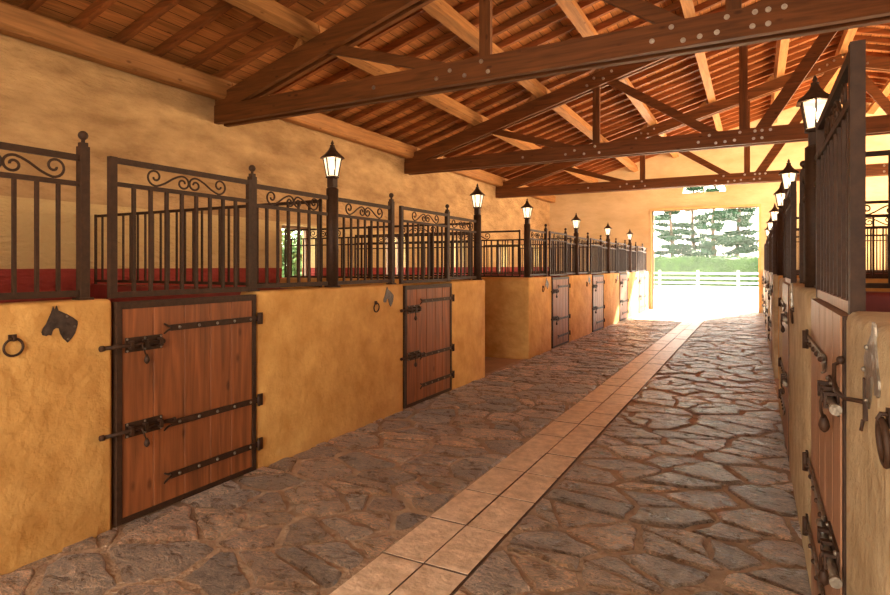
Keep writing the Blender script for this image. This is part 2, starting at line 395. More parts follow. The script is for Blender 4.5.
holed('wall_right', [(YN,-.2),(YF,-.2),(YF,4.09),(YN,4.09)], [[(y-.9,1.6),(y+.9,1.6),(y+.9,3.0),(y-.9,3.0)] for y in (2.5,6.5,10.5,14.5,18.5)], lambda u,v,t: (XE+t,u,v), .38, [OUTER])
for i, y in enumerate(WY):
    mb = MB()
    for a, b in (((y-.45,1.25),(y-.40,2.18)),((y+.40,1.25),(y+.45,2.18)),((y-.40,1.25),(y+.40,1.30)),((y-.40,2.13),(y+.40,2.18)),((y-.02,1.30),(y+.02,2.13))):
        mb.box((XW-.30,a[0],a[1]),(XW-.25,b[0],b[1]))
    w = struct(mb, 'window_%d' % (i+1), FRAMEW)
    MB().box((XW-.281,y-.40,1.30),(XW-.277,y+.40,2.13)).build('pane', PANE, w)
roof_in = lambda x: zc(x)+.44
DX0, DX1, DZ = -3.10, 0.10, 3.39
arc = [(-1.48+.66*math.cos(t*PI/14), 3.92+.52*math.sin(t*PI/14)) for t in range(15)]
holed('wall_back', [(XW-.38,-.2),(DX0,-.2),(DX0,DZ),(DX1,DZ),(DX1,-.2),(XE+.38,-.2),(XE+.38,roof_in(XE)),(XRID,roof_in(XRID)),(XW-.38,roof_in(XW))],
      [arc], lambda u,v,t: (u, YF+t, v), .38, [GABLE])
holed('wall_front', [(XW-.38,-.2),(DX0,-.2),(DX0,DZ),(DX1+.2,DZ),(DX1+.2,-.2),(XE+.38,-.2),(XE+.38,roof_in(XE)),(XRID,roof_in(XRID)),(XW-.38,roof_in(XW))],
      [], lambda u,v,t: (u, YN-t-.01, v), .38, [GABLE])
for xa in (XW-.46, XE+.40):
    mb = MB(); mb.box((xa,YN,3.6),(xa+.06,YF+.38,4.12)); struct(mb, 'eaves_light_block', TRUSS)  # unseen boards added outside to block light leaking over the wall tops
# lunette window and door jamb
mb = MB(); pts = [(p[0], YF+.25, p[1]) for p in arc]; mb.tube(pts+[pts[0]], .025)
mb.box((-1.5,YF+.23,3.92),(-1.46,YF+.27,4.43)); w = struct(mb, 'window_6', WHITE)
mb = MB(); vs = [(p[0], YF+.25, p[1]) for p in arc]; mb.add(vs, [tuple(range(len(vs)))]); mb.build('pane', PANE, w)
mb = MB(); mb.box((DX0-.07,YF-.02,0),(DX0,YF+.42,DZ)); mb.box((DX1,YF-.02,0),(DX1+.07,YF+.42,DZ)); mb.box((DX0-.07,YF-.02,DZ),(DX1+.07,YF+.42,DZ+.07)); struct(mb, 'trim_1', LIMEJ)

# ------------------------------------------------------------------ roof
mb = MB()
def deck(xa, xb, y0, y1):
    za, zb = zc(xa)+.455, zc(xb)+.455; t = .06
    mb.add([(xa,y0,za),(xb,y0,zb),(xb,y1,zb),(xa,y1,za),(xa,y0,za+t),(xb,y0,zb+t),(xb,y1,zb+t),(xa,y1,za+t)],
           [(0,3,2,1),(4,5,6,7),(0,1,5,4),(1,2,6,5),(2,3,7,6),(3,0,4,7)])
deck(XW-.7, XRID, YN, YF+.7); deck(XRID, XE+.7, YN, YF+.7)
struct(mb, 'ceiling', DECK)
HW = .125       # half height of chord
TY = [5.84, 10.88, 15.92]
def make_truss():
    o = thing('roof_truss', (0,TY[0],0), 'x', 'roof truss', 'timber trusses across the barn roof')
    up = Vector((-SL,0,1)).normalized()
    for s in (-1, 1):
        m = MB(); m.beam((XW-.02, s*.085, 3.63), (XE+.02, s*.085, 3.63), .075, .25); m.build('tie_beam', TRUSS, o)
    for x0 in (XW, XE):
        for s in (-1, 1):
            m = MB(); m.beam((x0, s*.072, zc(x0)), (XRID, s*.072, zc(XRID)), .07, HW*2); m.build('top_chord', TRUSS, o)
    zt = 3.63+.125; T = .062
    for sx in (1, -1):
        M = lambda x: x if sx == 1 else 2*XRID-x
        for x in (-2.6, -.17):
            m = MB(); m.beam((M(x),0,3.53), (M(x),0,zc(x)+.02), T, .13); m.build('post', TRUSSV, o)
        for (xa, za, xb, zb, h) in ((-4.85, zc(-4.85), -2.92, 3.68, .12), (-2.45, zc(-2.45), -.50, 3.66, .14), (.02, 3.62, 1.62, zc(1.62)-.05, .19)):
            m = MB(); m.beam((M(xa),0,za), (M(xb),0,zb), T, h); m.build('brace', TRUSS, o)
        # cleats that wedge the purlins
        for px in PX:
            a = M(px) - sx*.12
            m = MB(); z0 = zc(px-.12)+HW+.01
            q = [(-.20*sx, -.20*SL), (0,0), (0,.17)]
            vs = [(a+u, yy, z0+v-.012) for yy in (-.10,.10) for u, v in q]
            m.add(vs, [(0,1,2),(3,5,4),(0,3,4,1),(1,4,5,2),(2,5,3,0)]); m.build('cleat', PURL, o)
        for (bx, bz) in [(-4.0+0,3.62),(-3.15,3.60),(-2.98,3.66),(-2.80,3.58),(-2.60,3.70),(-2.52,3.58),(-.85,3.60),(-.68,3.70),(-.58,3.56),(-.44,3.57),(-.30,3.58),(-.22,3.70),(-.02,3.58),(0,3.70),(.1,3.70),(.1,3.58),(.22,3.70),(1.0,3.57),(1.0,3.70),(1.45,3.57),(1.45,3.70),
                         (-2.62,zc(-2.62)+.04),(-2.45,zc(-2.45)-.04),(-2.3,zc(-2.3)+.03),(-2.75,zc(-2.75)-.04),(1.45,zc(1.45)),(1.3,zc(1.3)-.04),(1.58,zc(1.58)+.04)]:
            m = MB(); x = M(bx)
            m.cyl((x,-.14,bz),(x,-.115,bz),.011,.011,6,False); m.cyl((x,-.128,bz),(x,-.1,bz),.024,.024,12)
            m.build('bolt', STEEL, o)
    return o
PX = [-5.0, -3.65, -2.35, -.95, .5]
tl = ['timber roof truss nearest the camera, spanning above the first two stalls',
      'second timber roof truss from the camera, above the cross passage',
      'third timber roof truss, nearest the far gable wall']
tr = make_truss(); tr['label'] = tl[0]
for i in (1, 2): dup(tr, (0,TY[i],0), tl[i])
# purlins (one per bay) ; bays end at trusses
bays = [(-1.2, TY[0], 'nearest roof bay'), (TY[0], TY[1], 'second roof bay'), (TY[1], TY[2], 'third roof bay'), (TY[2], YF, 'farthest roof bay')]
order = ['first purlin up from the left wall', 'second purlin up from the left wall', 'third purlin up from the left wall', 'fourth purlin up from the left wall', 'purlin just left of the ridge']
ang = math.atan(SL)
for bi, (ya, yb, bn) in enumerate(bays):
    L = yb - ya - .02
    pm = MB().box((-.082,0,-.10),(.082,L,.10)).mesh('purlin', PURL)
    for pi, px in enumerate(PX):
        o = bpy.data.objects.new('purlin', pm); C.objects.link(o)
        o.location = (px, ya+.01, zc(px)+HW+.112); o.rotation_euler = (0,-ang,0)
        tag(o, 'pale squared timber purlin in the %s, %s' % (bn, order[pi]), 'roof beam', 'pale purlins under the rafters')
    if bi >= 1:
        for pi, px in enumerate((3.0, 4.45)):
            o = bpy.data.objects.new('purlin', pm); C.objects.link(o)
            o.location = (px, ya+.01, zc(px)+HW+.112); o.rotation_euler = (0,ang,0)
            tag(o, 'pale timber purlin in the %s, %s purlin beyond the ridge' % (bn, ['first','second'][pi]), 'roof beam', 'pale purlins under the rafters')
    # wall plate log
    m = MB(); m.beam((0,0,0),(0,L,0),.22,.27,(1,0,0),.035)
    o = m.build('wall_plate', PURL, None, (XW+.12, ya+.01, 3.965)); tag(o, 'heavy timber wall plate along the left wall top in the %s' % bn, 'roof beam', 'timber wall plates on the left wall')
m = MB().box((-.08,YN,-.11),(.08,YF-.01,.11)); o = m.build('ridge_beam', PURL, None, (XRID,0,zc(XRID)+.235)); tag(o, 'timber ridge beam running the length of the roof peak', 'roof beam')
# rafters
LR = (XRID-(XW-.6))/math.cos(ang)-.04
rm = MB().box((0,-.034,-.050),(LR,.034,.054)).mesh('rafter', RAFT)
y = .36; k = 0
while y < YF-.05:
    o = bpy.data.objects.new('rafter', rm); C.objects.link(o)
    o.location = (XW-.6, y, zc(XW)-.6*SL+.397); o.rotation_euler = (0,-ang,0)
    tag(o, 'reddish timber rafter under the boards of the left roof slope', 'rafter', 'rafters of the left roof slope')
    if y > 9.5:
        o = bpy.data.objects.new('rafter', rm); C.objects.link(o)
        o.location = (2*XRID-(XW-.6), y, zc(XW)-.6*SL+.397); o.rotation_euler = (0,-ang,PI)
        tag(o, 'reddish timber rafter under the boards beyond the roof ridge', 'rafter', 'rafters beyond the roof ridge')
    y += .49

# ------------------------------------------------------------------ stall rows
ZW = {1: 1.315, -1: 1.375}     # wall top: left, right
FX = {1: XL, -1: XR}
STALLS = [(1.07,4.02), (4.02,7.05), (8.97,11.9), (11.9,14.85), (14.85,17.75), (17.75,20.75)]
DOFF = .94; 
def dW(s): return 1.05 if s == 1 else 1.10
def door_y(s, i):
    a, b = STALLS[i]
    d = .965 if i == 0 else 1.09
    if s == 1: return a + d, a + d + 1.04
    return a + d - .035, a + d + 1.03
def wallbox(name, a, b, mats, redside=None):
    bm = bmesh.new(); r = bmesh.ops.create_cube(bm, size=1)
    for v in bm.verts:
        v.co = Vector([(a[i]+b[i])/2 + v.co[i]*(b[i]-a[i]) for i in range(3)])
    bmesh.ops.subdivide_edges(bm, edges=bm.edges[:], cuts=0)
    es = [e for e in bm.edges if not all(abs(v.co.z-a[2]) < 1e-5 for v in e.verts)]
    bmesh.ops.bevel(bm, geom=es, offset=.028, segments=3, affect='EDGES', profile=.5)
    if redside is not None:
        for f in bm.faces:
            if f.normal.dot(Vector(redside)) > .6: f.material_index = 1
    for f in bm.faces: f.smooth = True
    me = bpy.data.meshes.new(name); bm.to_mesh(me); bm.free()
    for m in mats: me.materials.append(m)
    o = bpy.data.objects.new(name, me); C.objects.link(o)
    me.set_sharp_from_angle(angle=.6) if hasattr(me, 'set_sharp_from_angle') else None
    return tag(o, kind='structure')
for s, nm in ((1,'left'), (-1,'right')):
    x0, x1 = FX[s], FX[s]-s*TH; xa, xb = min(x0,x1), max(x0,x1); M = [OCHRE if s == 1 else OCHRER, RED]; zt = ZW[s]
    segs = []; cur = YN
    for i, (a, b) in enumerate(STALLS):
        d0, d1 = door_y(s, i); segs.append((cur, d0-.012)); cur = d1+.012
        if i == 1: segs.append((cur, 7.16)); cur = 8.86
    segs.append((cur, YF-.01))
    for a, b in segs: wallbox('wall_%s' % nm, (xa,a,-.05), (xb,b,zt), M, (-s,0,0))
    # partitions
    xo = XW if s == 1 else 3.74
    for yy in (1.07, 4.02, 7.075, 8.945, 11.9, 14.85, 17.75):
        pa, pb = sorted((x1-s*.002, xo)); cross = yy in (7.075, 8.945)
        if cross:
            pa, pb = sorted((x0-s*.03, xo)); yy += .003 if yy < 8 else -.003
            M2 = [OCHRE, RED]; n = (0,-1,0) if yy == 7.075 else (0,1,0)
        else: M2 = [RED, RED]; n = None
        wallbox('wall_%s' % nm, (pa,yy-.085,-.05), (pb,yy+.085,zt-.02 if not cross else zt), M2, n)
# passage floor is the earth slab; right-hand service wall behind the right stalls
wallbox('wall_right', (3.742,-1.6,-.05), (3.92,7.15,zt), [RED]); wallbox('wall_right', (3.742,8.86,-.05), (3.92,YF-.01,zt), [RED])

# --- posts
def ball_post(loc):
    o = thing('railing_post', loc, 'x', 'post', 'ball-topped iron posts')
    m = MB(); m.box((-.024,-.024,0),(.024,.024,.84)); m.box((-.038,-.038,0),(.038,.038,.012)); m.build('shaft', IRON, o)
    m = MB(); m.box((-.018,-.018,.84),(.018,.018,.862)); m.cyl((0,0,.862),(0,0,.88),.010,.010); m.ball((0,0,.902),.026); m.build('ball_finial', IRON, o)
    return o
def lamp_post(loc):
    o = thing('lantern_post', loc, 'x', 'lamp post', 'lantern posts on the stall walls')
    m = MB(); m.cyl((0,0,0),(0,0,.86),.052,.052,14); m.cyl((0,0,.86),(0,0,.872),.052,.036,14); m.cyl((0,0,0),(0,0,.015),.07,.07,14); m.build('shaft', IRON, o)
    m = MB(); m.box((-.032,-.032,.872),(.032,.032,.945)); m.lathe((0,0,.945),[(.03,0),(.058,.008),(.058,.02),(.04,.026)],6,False); m.build('neck', IRON, o)
    z0 = .970
    la = MB()
    R0, R1, H = .050, .080, .160
    for i in range(6):
        t = 2*PI*(i+.5)/6; la.beam((R0*math.cos(t),R0*math.sin(t),z0),(R1*math.cos(t),R1*math.sin(t),z0+H),.009,.009,(-math.sin(t),math.cos(t),0))
    la.lathe((0,0,z0+H-.006),[(.088,0),(.088,.012)],6,False)
    fr = la.build('lantern_frame', IRON, o)
    m = MB(); b = 0
    for i in range(6):
        t0 = 2*PI*(i+.5)/6; t1 = 2*PI*(i+1.5)/6; q = .96
        m.add([(q*R0*math.cos(t0),q*R0*math.sin(t0),z0+.003),(q*R0*math.cos(t1),q*R0*math.sin(t1),z0+.003),(q*R1*math.cos(t1),q*R1*math.sin(t1),z0+H-.004),(q*R1*math.cos(t0),q*R1*math.sin(t0),z0+H-.004)],[(0,1,2,3)])
    m.build('glass', LGLASS, fr)
    m = MB(); m.cyl((0,0,z0),(0,0,z0+.05),.012,.012); m.build('candle_tube', WHITE, fr)
    m = MB(); m.lathe((0,0,z0+.05),[(.008,0),(.016,.02),(.012,.045),(.002,.07)],8); m.build('bulb', BULB, fr)
    m = MB(); m.lathe((0,0,z0+H+.004),[(.108,-.012),(.100,.002),(.058,.036),(.036,.062),(.024,.085),(.018,.098)],6,False)
    m.lathe((0,0,z0+H+.098),[(.022,0),(.024,.008),(.009,.017),(.015,.028),(.003,.055)],8); m.build('lantern_roof', IRON, o)
    return o
# --- scroll pair (centred at x=0, base z=0, height .12) along axis Y
def scroll_pts(s):
    P = []
    c1 = (-.242,.066); c2 = (-.046,.048)
    n = 26
    for k in range(n+1):
        t = k/n; a = -1.4-2*PI*1.25*(1-t); r = .011+.047*t
        P.append((c1[0]+r*math.cos(a), c1[1]+r*math.sin(a)*1.05))
    Q = []
    for k in range(n+1):
        t = k/n; a = PI/2+.25-2*PI*1.3*t; r = .051-.038*t
        Q.append((c2[0]+r*math.cos(a), c2[1]+r*math.sin(a)))
    p0 = P[-1]; q0 = Q[0]; mid = [((p0[0]*(1-t)+q0[0]*t), p0[1]*(1-t)+q0[1]*t + .006*math.sin(t*2*PI)*-1) for t in (.15,.35,.5,.65,.85)]
    return [(s*x, z) for x, z in P+mid+Q]
def rail_panel(name, loc, L, nb, label, cat, group, z0=.035, zt=.775, scroll=True, stiles=False, rz=0, sc=1.0, parent=None, rh=.034, extra=False):
    """panel runs along local +Y from 0 to L"""
    o = parent or thing(name, loc, label, cat, group, rz)
    dz = 0 if parent is None else loc[2]
    def B(m, nm): return m.build(nm, IRON, o, (0,0,dz))
    w = .010
    B(MB().box((-w,0,zt-rh/2),(w,L,zt+rh/2)), 'top_rail')
    z2 = zt-.142
    if scroll: B(MB().box((-w,0,z2-rh/2+.004),(w,L,z2+rh/2-.004)), 'middle_rail')
    B(MB().box((-w,0,z0-rh/2),(w,L,z0+rh/2)), 'bottom_rail')
    if extra: B(MB().box((-w*.7,0,z2-.115),(w*.7,L,z2-.095)), 'lower_rail')
    ztop = (z2 if scroll else zt) - rh/2+.004
    bm_ = MB().box((-.0085,-.0085,z0+rh/2-.004),(.0085,.0085,ztop+.003)).mesh('bar', IRON)
    for i in range(nb):
        b = bpy.data.objects.new('bar', bm_); C.objects.link(b); b.parent = o; b.location = (0, L*(i+1)/(nb+1), dz)
    if scroll:
        for s in (-1, 1):
            k = min(1.0, L/.62)
            pts = [(0, L/2 + x*k*sc, z2+.016+z*.93) for x, z in scroll_pts(s)]
            B(MB().tube(pts, .0072, 6), 'scroll')
    if stiles:
        for yy in (0, L):
            B(MB().box((-.011,yy-.011,0),(.011,yy+.011,zt+.02)), 'stile')
    return o

ORD = ['nearest stall', 'second stall', 'third stall', 'fourth stall', 'fifth stall', 'farthest stall']
ORDN = ['first', 'second', 'third', 'fourth', 'fifth', 'sixth', 'seventh', 'eighth']
bp = lp = None
for s, nm in ((1,'left'), (-1,'right')):
    px = FX[s]-s*(.07 if s == 1 else .085); zt = ZW[s]-(0 if s == 1 else .04)
    lamps = [1.07, 4.035, 7.05, 8.97, 11.9, 14.85, 17.75]
    lampdesc = ['nearest the camera, before the first stall door', 'between the nearest and second stalls', 'on the near corner of the cross passage', 'on the far corner of the cross passage',
                'second beyond the cross passage', 'third beyond the cross passage', 'last before the far gable']
    for i, yy in enumerate(lamps):
        if s == -1 and i == 0: continue
        lab = 'lit lantern on iron post, %s stall row, %s' % (nm, lampdesc[i])
        if lp is None: lp = lamp_post((px,yy,zt)); lp['label'] = lab
        else: dup(lp, (px,yy,zt), lab)
    for i, (a, b) in enumerate(STALLS):
        d0, d1 = door_y(s, i); y1 = d0-.14; y2 = d1+.04
        for yy, w in ((y1,'latch'), (y2,'hinge')):
            if s == -1 and i == 0 and w == 'latch': continue
            lab = 'ball-topped iron post by the %s side of the %s door, %s row' % (w, ORD[i], nm)
            if bp is None: bp = ball_post((px,yy,zt)); bp['label'] = lab
            else: dup(bp, (px,yy,zt), lab)
        n1 = max(2, round((y1-a-.09)/.113)-1); n2 = max(2, round((b-y2-.09)/.113)-1)
        if not (s == -1 and i == 0): rail_panel('iron_railing', (px,a+.070,zt), y1-a-.096, n1, 'iron scroll railing before the door of the %s, %s row' % (ORD[i], nm), 'railing', 'scrolled iron railings on the stall walls')
        bb = b if b < 20 else 20.88
        rail_panel('iron_railing', (px,y2+.026,zt), bb-y2-.08, n2, 'iron scroll railing past the door of the %s, %s row' % (ORD[i], nm), 'railing', 'scrolled iron railings on the stall walls')

# --- partition grilles
def part_panels(s, nm):
    zt = ZW[s]-.02
    xs, xe = FX[s]-s*.16, (XW if s == 1 else 3.70)
    for yy, d, sc in ((1.07,'in front of the nearest stall',0),(4.02,'between nearest and second stalls',0),(7.075,'near side of cross passage',1),(8.945,'far side of cross passage',1),
                  (11.9,'between the third and fourth stalls',0),(14.85,'between the fourth and fifth stalls',0),(17.75,'between the fifth and farthest stalls',0)):
        if s == -1 and yy == 1.07: continue
        L = abs(xe-xs)-.06; n = 2 if sc else 1
        for k in range(n):
            l = L/n-.02
            x = xs-s*.03-s*(k*L/n)
            lab = ('%s iron railing %s, %s row, %s' % ('scrolled' if sc else 'plain', d, nm, (['panel nearest the aisle','panel by the outer wall'][k] if n == 2 else 'one long panel')))
            rail_panel('partition_railing', (x,yy,zt), l, max(4, round(l/.125)-1), lab, 'railing', 'iron railings on the stall partitions', scroll=bool(sc), stiles=True, rz=PI/2 if s == 1 else -PI/2, rh=.028, extra=bool(sc))
part_panels(1, 'left'); part_panels(-1, 'right')

# --- doors
def make_door(s, W):
    """local: y along the wall from latch (0) to hinge (W), x*s outward"""
    o = thing('stall_door', (0,0,0), 'x', 'door', 'plank stall doors with iron grilles')
    X = lambda d: d*s
    H = ZW[s]-.02; T = 1.315 if s == 1 else 1.36
    fm = MB(); f = .032
    F = .012 if s == 1 else .002; fm.box((X(-.035),0,.03),(X(F),f,H)); fm.box((X(-.035),W-f,.03),(X(F),W,H)); fm.box((X(-.035),f,.03),(X(F),W-f,.03+f)); (fm.box((X(-.035),f,H-f-.01),(X(F),W-f,H)) if s == 1 else None); fm.build('door_frame', IRON, o)
    pm = MB(); n = 5; ws = [1.0,1.08,1.0,.88,.95]; t = sum(ws); y = f
    for i in range(n):
        w = (W-2*f)*ws[i]/t; c = .003; x0, x1 = X(-.028), X(.006)
        a, b, z0, z1 = y+.0022, y+w-.0022, .03+f, H-(f+.01 if s == 1 else .0)
        pm.add([(x0,a,z0),(x0,b,z0),(x0,b,z1),(x0,a,z1),(X(.002),a,z0),(X(.002),b,z0),(X(.002),b,z1),(X(.002),a,z1),(x1,a+c,z0),(x1,b-c,z0),(x1,b-c,z1),(x1,a+c,z1)],
               [(0,1,2,3),(0,4,5,1),(1,5,6,2),(2,6,7,3),(3,7,4,0),(4,8,9,5),(5,9,10,6),(6,10,11,7),(7,11,8,4),(8,11,10,9)])
        y += w
    pm.build('plank_panel', DOORW if s == 1 else DOORWR, o)
    dz = 0 if s == 1 else .07
    IR = IRON if s == 1 else IRONG
    for z in ((1.12,.53,.21) if s == 1 else (1.17,.62,.33)):
        L = .70 if s == 1 else .68
        m = MB(); y1 = W+.03; y0 = W-L
        m.box((X(.010),y0,z-.019),(X(.019),y1,z+.019))
        # forked curled tip
        for q in (-1, 1):
            m.tube([(X(.015),y0+.004,z+q*.008),(X(.016),y0-.02,z+q*.014),(X(.018),y0-.04,z+q*.026),(X(.026),y0-.052,z+q*.030)],[.008,.007,.006,.004],6)
        st = m.build('hinge_strap', IR, o)
        m = MB()
        for k in range(5): m.lathe((0,0,0),[(.001,0)],3) if False else m.ball((X(.020),y0+.06+k*(L-.12)/4,z),.010,8)
        m.build('rivet', IRON if s == -1 else IRONG, st)
        m = MB(); m.box((X(.0125),W+.012,z-.042),(X(.022),W+.055,z+.042)); m.cyl((X(.026),W+.012,z-.04),(X(.026),W+.012,z+.04),.011,.011,8); m.build('hinge_plate', IRON, st)
    for z, yr in (((1.045,.27) if s == 1 else (1.10,.27)), ((.555,.345) if s == 1 else (.62,.36))):
        m = MB(); m.box((X(.0065),.05,z-.042),(X(.0135),.285,z+.042)); pl = m.build('slide_bolt', IRON, o)
        m = MB()
        for yy in (.06,.17,.275):
            for zz in (-.033,.033): m.ball((X(.015),yy,z+zz),.0075,6)
        m.build('rivet', IRONG, pl)
        m = MB(); m.cyl((X(.027),-.10 if s == 1 else -.06,z),(X(.027),yr+.01,z),.0115,.0115,10); m.ball((X(.027),yr+.01,z),.0145,8); m.cyl((X(.027),-.105 if s == 1 else -.062,z),(X(.027),-.085 if s == 1 else -.045,z),.016,.016,10); m.build('bolt_rod', IRON if s == 1 else IRONG, pl)
        m = MB()
        for yy in (.075,.165,.26):
            m.box((X(.010),yy-.011,z-.024),(X(.044),yy+.011,z-.014)); m.box((X(.010),yy-.011,z+.014),(X(.044),yy+.011,z+.024)); m.box((X(.038),yy-.011,z-.020),(X(.044),yy+.011,z+.020))
        m.build('keeper', IRON, pl)
        m = MB(); m.tube([(X(.038),.135,z),(X(.046),.137,z-.02),(X(.044),.150,z-.05),(X(.036),.165,z-.075)],[.008,.005,.005,.005],6)
        m.lathe((X(.034),.168,z-.12),[(.003,0),(.012,.008),(.017,.02),(.013,.038),(.005,.055)],8); m.build('handle', IRON, pl)
    # grille that rides on the door
    g = MB(); w = .016; zt = .79 if s == 1 else .755
    ww = w if s == 1 else .018
    g.box((-ww,-.012,0),(ww,.03,zt+.018)); 
    g.box((-w,W-.03,0),(w,W,zt+.018))
    gr = g.build('grille_frame', IRON, o, (X(-.045 if s == 1 else -.03),0,T)); 
    def G(m, nm): return m.build(nm, IRON, gr)
    rh = .032
    G(MB().box((-w*.8,.03,zt-rh/2),(w*.8,W-.03,zt+rh/2)), 'top_rail'); z2 = zt-.135
    G(MB().box((-w*.8,.03,z2-rh/2+.004),(w*.8,W-.03,z2+rh/2-.004)), 'middle_rail')
    MB().box((-w*.8,.03,.002),(w*.8,W-.03,.036)).build('bottom_rail', IRON if s == 1 else DOORWR, gr)
    bm_ = MB().box((-.0095,-.0095,.030),(.0095,.0095,z2-.006)).mesh('bar', IRON)
    for i in range(8):
        b = bpy.data.objects.new('bar', bm_); C.objects.link(b); b.parent = gr; b.location = (0, .03+(W-.06)*(i+1)/9, 0)
    for q in (-1, 1):
        G(MB().tube([(0, W/2+x, z2+.014+z*.9) for x, z in scroll_pts(q)], .0066, 6), 'scroll')
    return o
DL = ['with three iron strap hinges, nearest in the left row', 'second in the left row, near the cross passage', 'first beyond the cross passage, left row', 'fourth in the left row', 'fifth in the left row', 'last in the left row, by the far gable',]
DR = ['nearest in the right row, weathered, with hook stay', 'second in the right row, near the cross passage', 'first beyond the cross passage, right row', 'fourth in the right row', 'fifth in the right row', 'last in the right row, by the far gable']
for s in (1, -1):
    first = None; pr = {}
    for i in range(6):
        d0, d1 = door_y(s, i); W = round(d1-d0, 3)
        lab = ('reddish-brown' if s == 1 else 'brown') + ' plank stall door with iron grille, ' + (DL if s == 1 else DR)[i]
        if W not in pr:
            pr[W] = make_door(s, W); pr[W].location = (FX[s],d0,0); pr[W]['label'] = lab
        else: dup(pr[W], (FX[s],d0,0), lab)

# --- horse-head plaques and tie rings
HP = [(275,88),(283,107),(293,85),(302,112),(325,124),(350,138),(378,156),(403,178),(403,198),(390,243),(372,270),(350,292),(326,266),(312,240),(304,210),(290,206),(276,214),(270,228),(265,244),(250,240),(240,245),(222,238),(217,222),(222,205),(240,180),(248,160),(256,143),(266,120),(270,105)]
def plaque(s, loc):
    k = .178/186
    bm = bmesh.new(); pts = [((x-310)*k, (190-z)*k) for x, z in HP]
    vs = [bm.verts.new((0,y,z)) for y, z in pts]; es = [bm.edges.new((vs[i],vs[(i+1)%len(vs)])) for i in range(len(vs))]
    bmesh.ops.triangle_fill(bm, use_beauty=True, edges=es)
    r = bmesh.ops.extrude_face_region(bm, geom=list(bm.faces))
    for v in [g for g in r['geom'] if isinstance(g, bmesh.types.BMVert)]: v.co.x = s*.006
    bmesh.ops.recalc_face_normals(bm, faces=bm.faces)
    me = bpy.data.meshes.new('silhouette_plate'); bm.to_mesh(me); bm.free(); me.materials.append(PLATE if s == 1 else IRONG)
    o = thing('horse_head_plaque', loc, 'x', 'wall plaque', 'iron horse-head plaques')
    p = bpy.data.objects.new('silhouette_plate', me); C.objects.link(p); p.parent = o
    m = MB()
    for x, z in ((345,148),(386,205),(350,272)): m.ball((s*.008,(x-310)*k,(190-z)*k),.006,8)
    m.build('screw', IRONG, o)
    return o
def ring(s, loc):
    o = thing('tie_ring', loc, 'x', 'tie ring', 'iron tie rings on the stall walls')
    m = MB(); m.box((s*-.001,-.018,.03),(s*.008,.018,.062)); m.tube([(s*.004,0,.034),(s*.018,0,.032),(s*.023,0,.043),(s*.018,0,.053),(s*.004,0,.052)],.0045,6); m.build('staple', IRON, o)
    m = MB(); m.tube([(s*.014+s*.003*math.cos(t*PI/12),.042*math.sin(t*PI/12),.042*math.cos(t*PI/12)) for t in range(25)],.0062,8); m.build('ring', IRON, o)
    return o
for s, nm in ((1,'left'), (-1,'right')):
    P0 = R0_ = None
    for i in range(6):
        d0, _ = door_y(s, i); zp = 1.195 if s == 1 else 1.28
        dd = .265 if s == 1 else .36
        if s == 1: yp, yr = d0-.30, d0-.52
        else: yp, yr = d0-.455, d0-.65
        l1 = 'iron horse-head silhouette plaque beside the %s door, %s row' % (ORD[i], nm); l2 = 'iron tie ring on the wall before the %s door, %s row' % (ORD[i], nm)
        x = FX[s]-s*.0015
        zr = 1.105 if s == 1 else 1.17
        if P0 is None:
            P0 = plaque(s, (x,yp,zp)); P0['label'] = l1; R0_ = ring(s, (x,yr,zr)); R0_['label'] = l2
        else: dup(P0, (x,yp,zp), l1); dup(R0_, (x,yr,zr), l2)
# hook stay on the nearest right door
d0, _ = door_y(-1, 0)
o = thing('hook_stay', (XR,d0,1.20), 'curved black iron hook stay spanning the nearest right door and its wall', 'hook')
m = MB(); m.tube([(-.012,-.05,.035),(-.030,-.055,.025),(-.034,-.09,-.015),(-.034,-.16,-.030),(-.030,-.26,-.028),(-.012,-.36,-.012),(-.004,-.38,-.01)],.0055,8); m.ball((-.014,-.05,.038),.012,8); m.build('hook_rod', IRON, o)
m = MB(); m.box((-.008,-.392,-.05),(.0005,-.375,.045)); m.cyl((-.008,-.383,-.05),(-.012,-.383,-.075),.004,.004,6); m.build('back_plate', IRON, o)

# ------------------------------------------------------------------ outdoors
mb = MB(); mb.box((-60,YF+.5,-.3),(60,48.5,-.02)); mb.box((-90,-40,-.3),(XW-.38,YF+.5,-.02)); mb.box((XE+.38,-40,-.3),(90,YF+.5,-.02)); mb.box((XW-.38,-40,-.3),(XE+.38,YN,-.02)); o = struct(mb, 'ground', GRAVEL)
mb = MB(); mb.box((-60,48.51,-.3),(60,120,0)); mb.box((-60,41,-.25),(60,43.5,-.005)); struct(mb, 'ground', GRASS)
# white post-and-rail fence
fe = thing('rail_fence', (0,44,0), 'white post-and-rail fence across the yard beyond the doorway', 'fence')
for z in (1.0,.66,.34): MB().box((-16,-.02,z-.055),(14,.02,z+.055)).build('rail', WHITE, fe)
pmh = MB().box((-.07,-.06,-.02),(.07,.06,1.2)).mesh('fence_post', WHITE)
for k in range(13):
    b = bpy.data.objects.new('fence_post', pmh); C.objects.link(b); b.parent = fe; b.location = (-16+k*2.5,-.085,0)
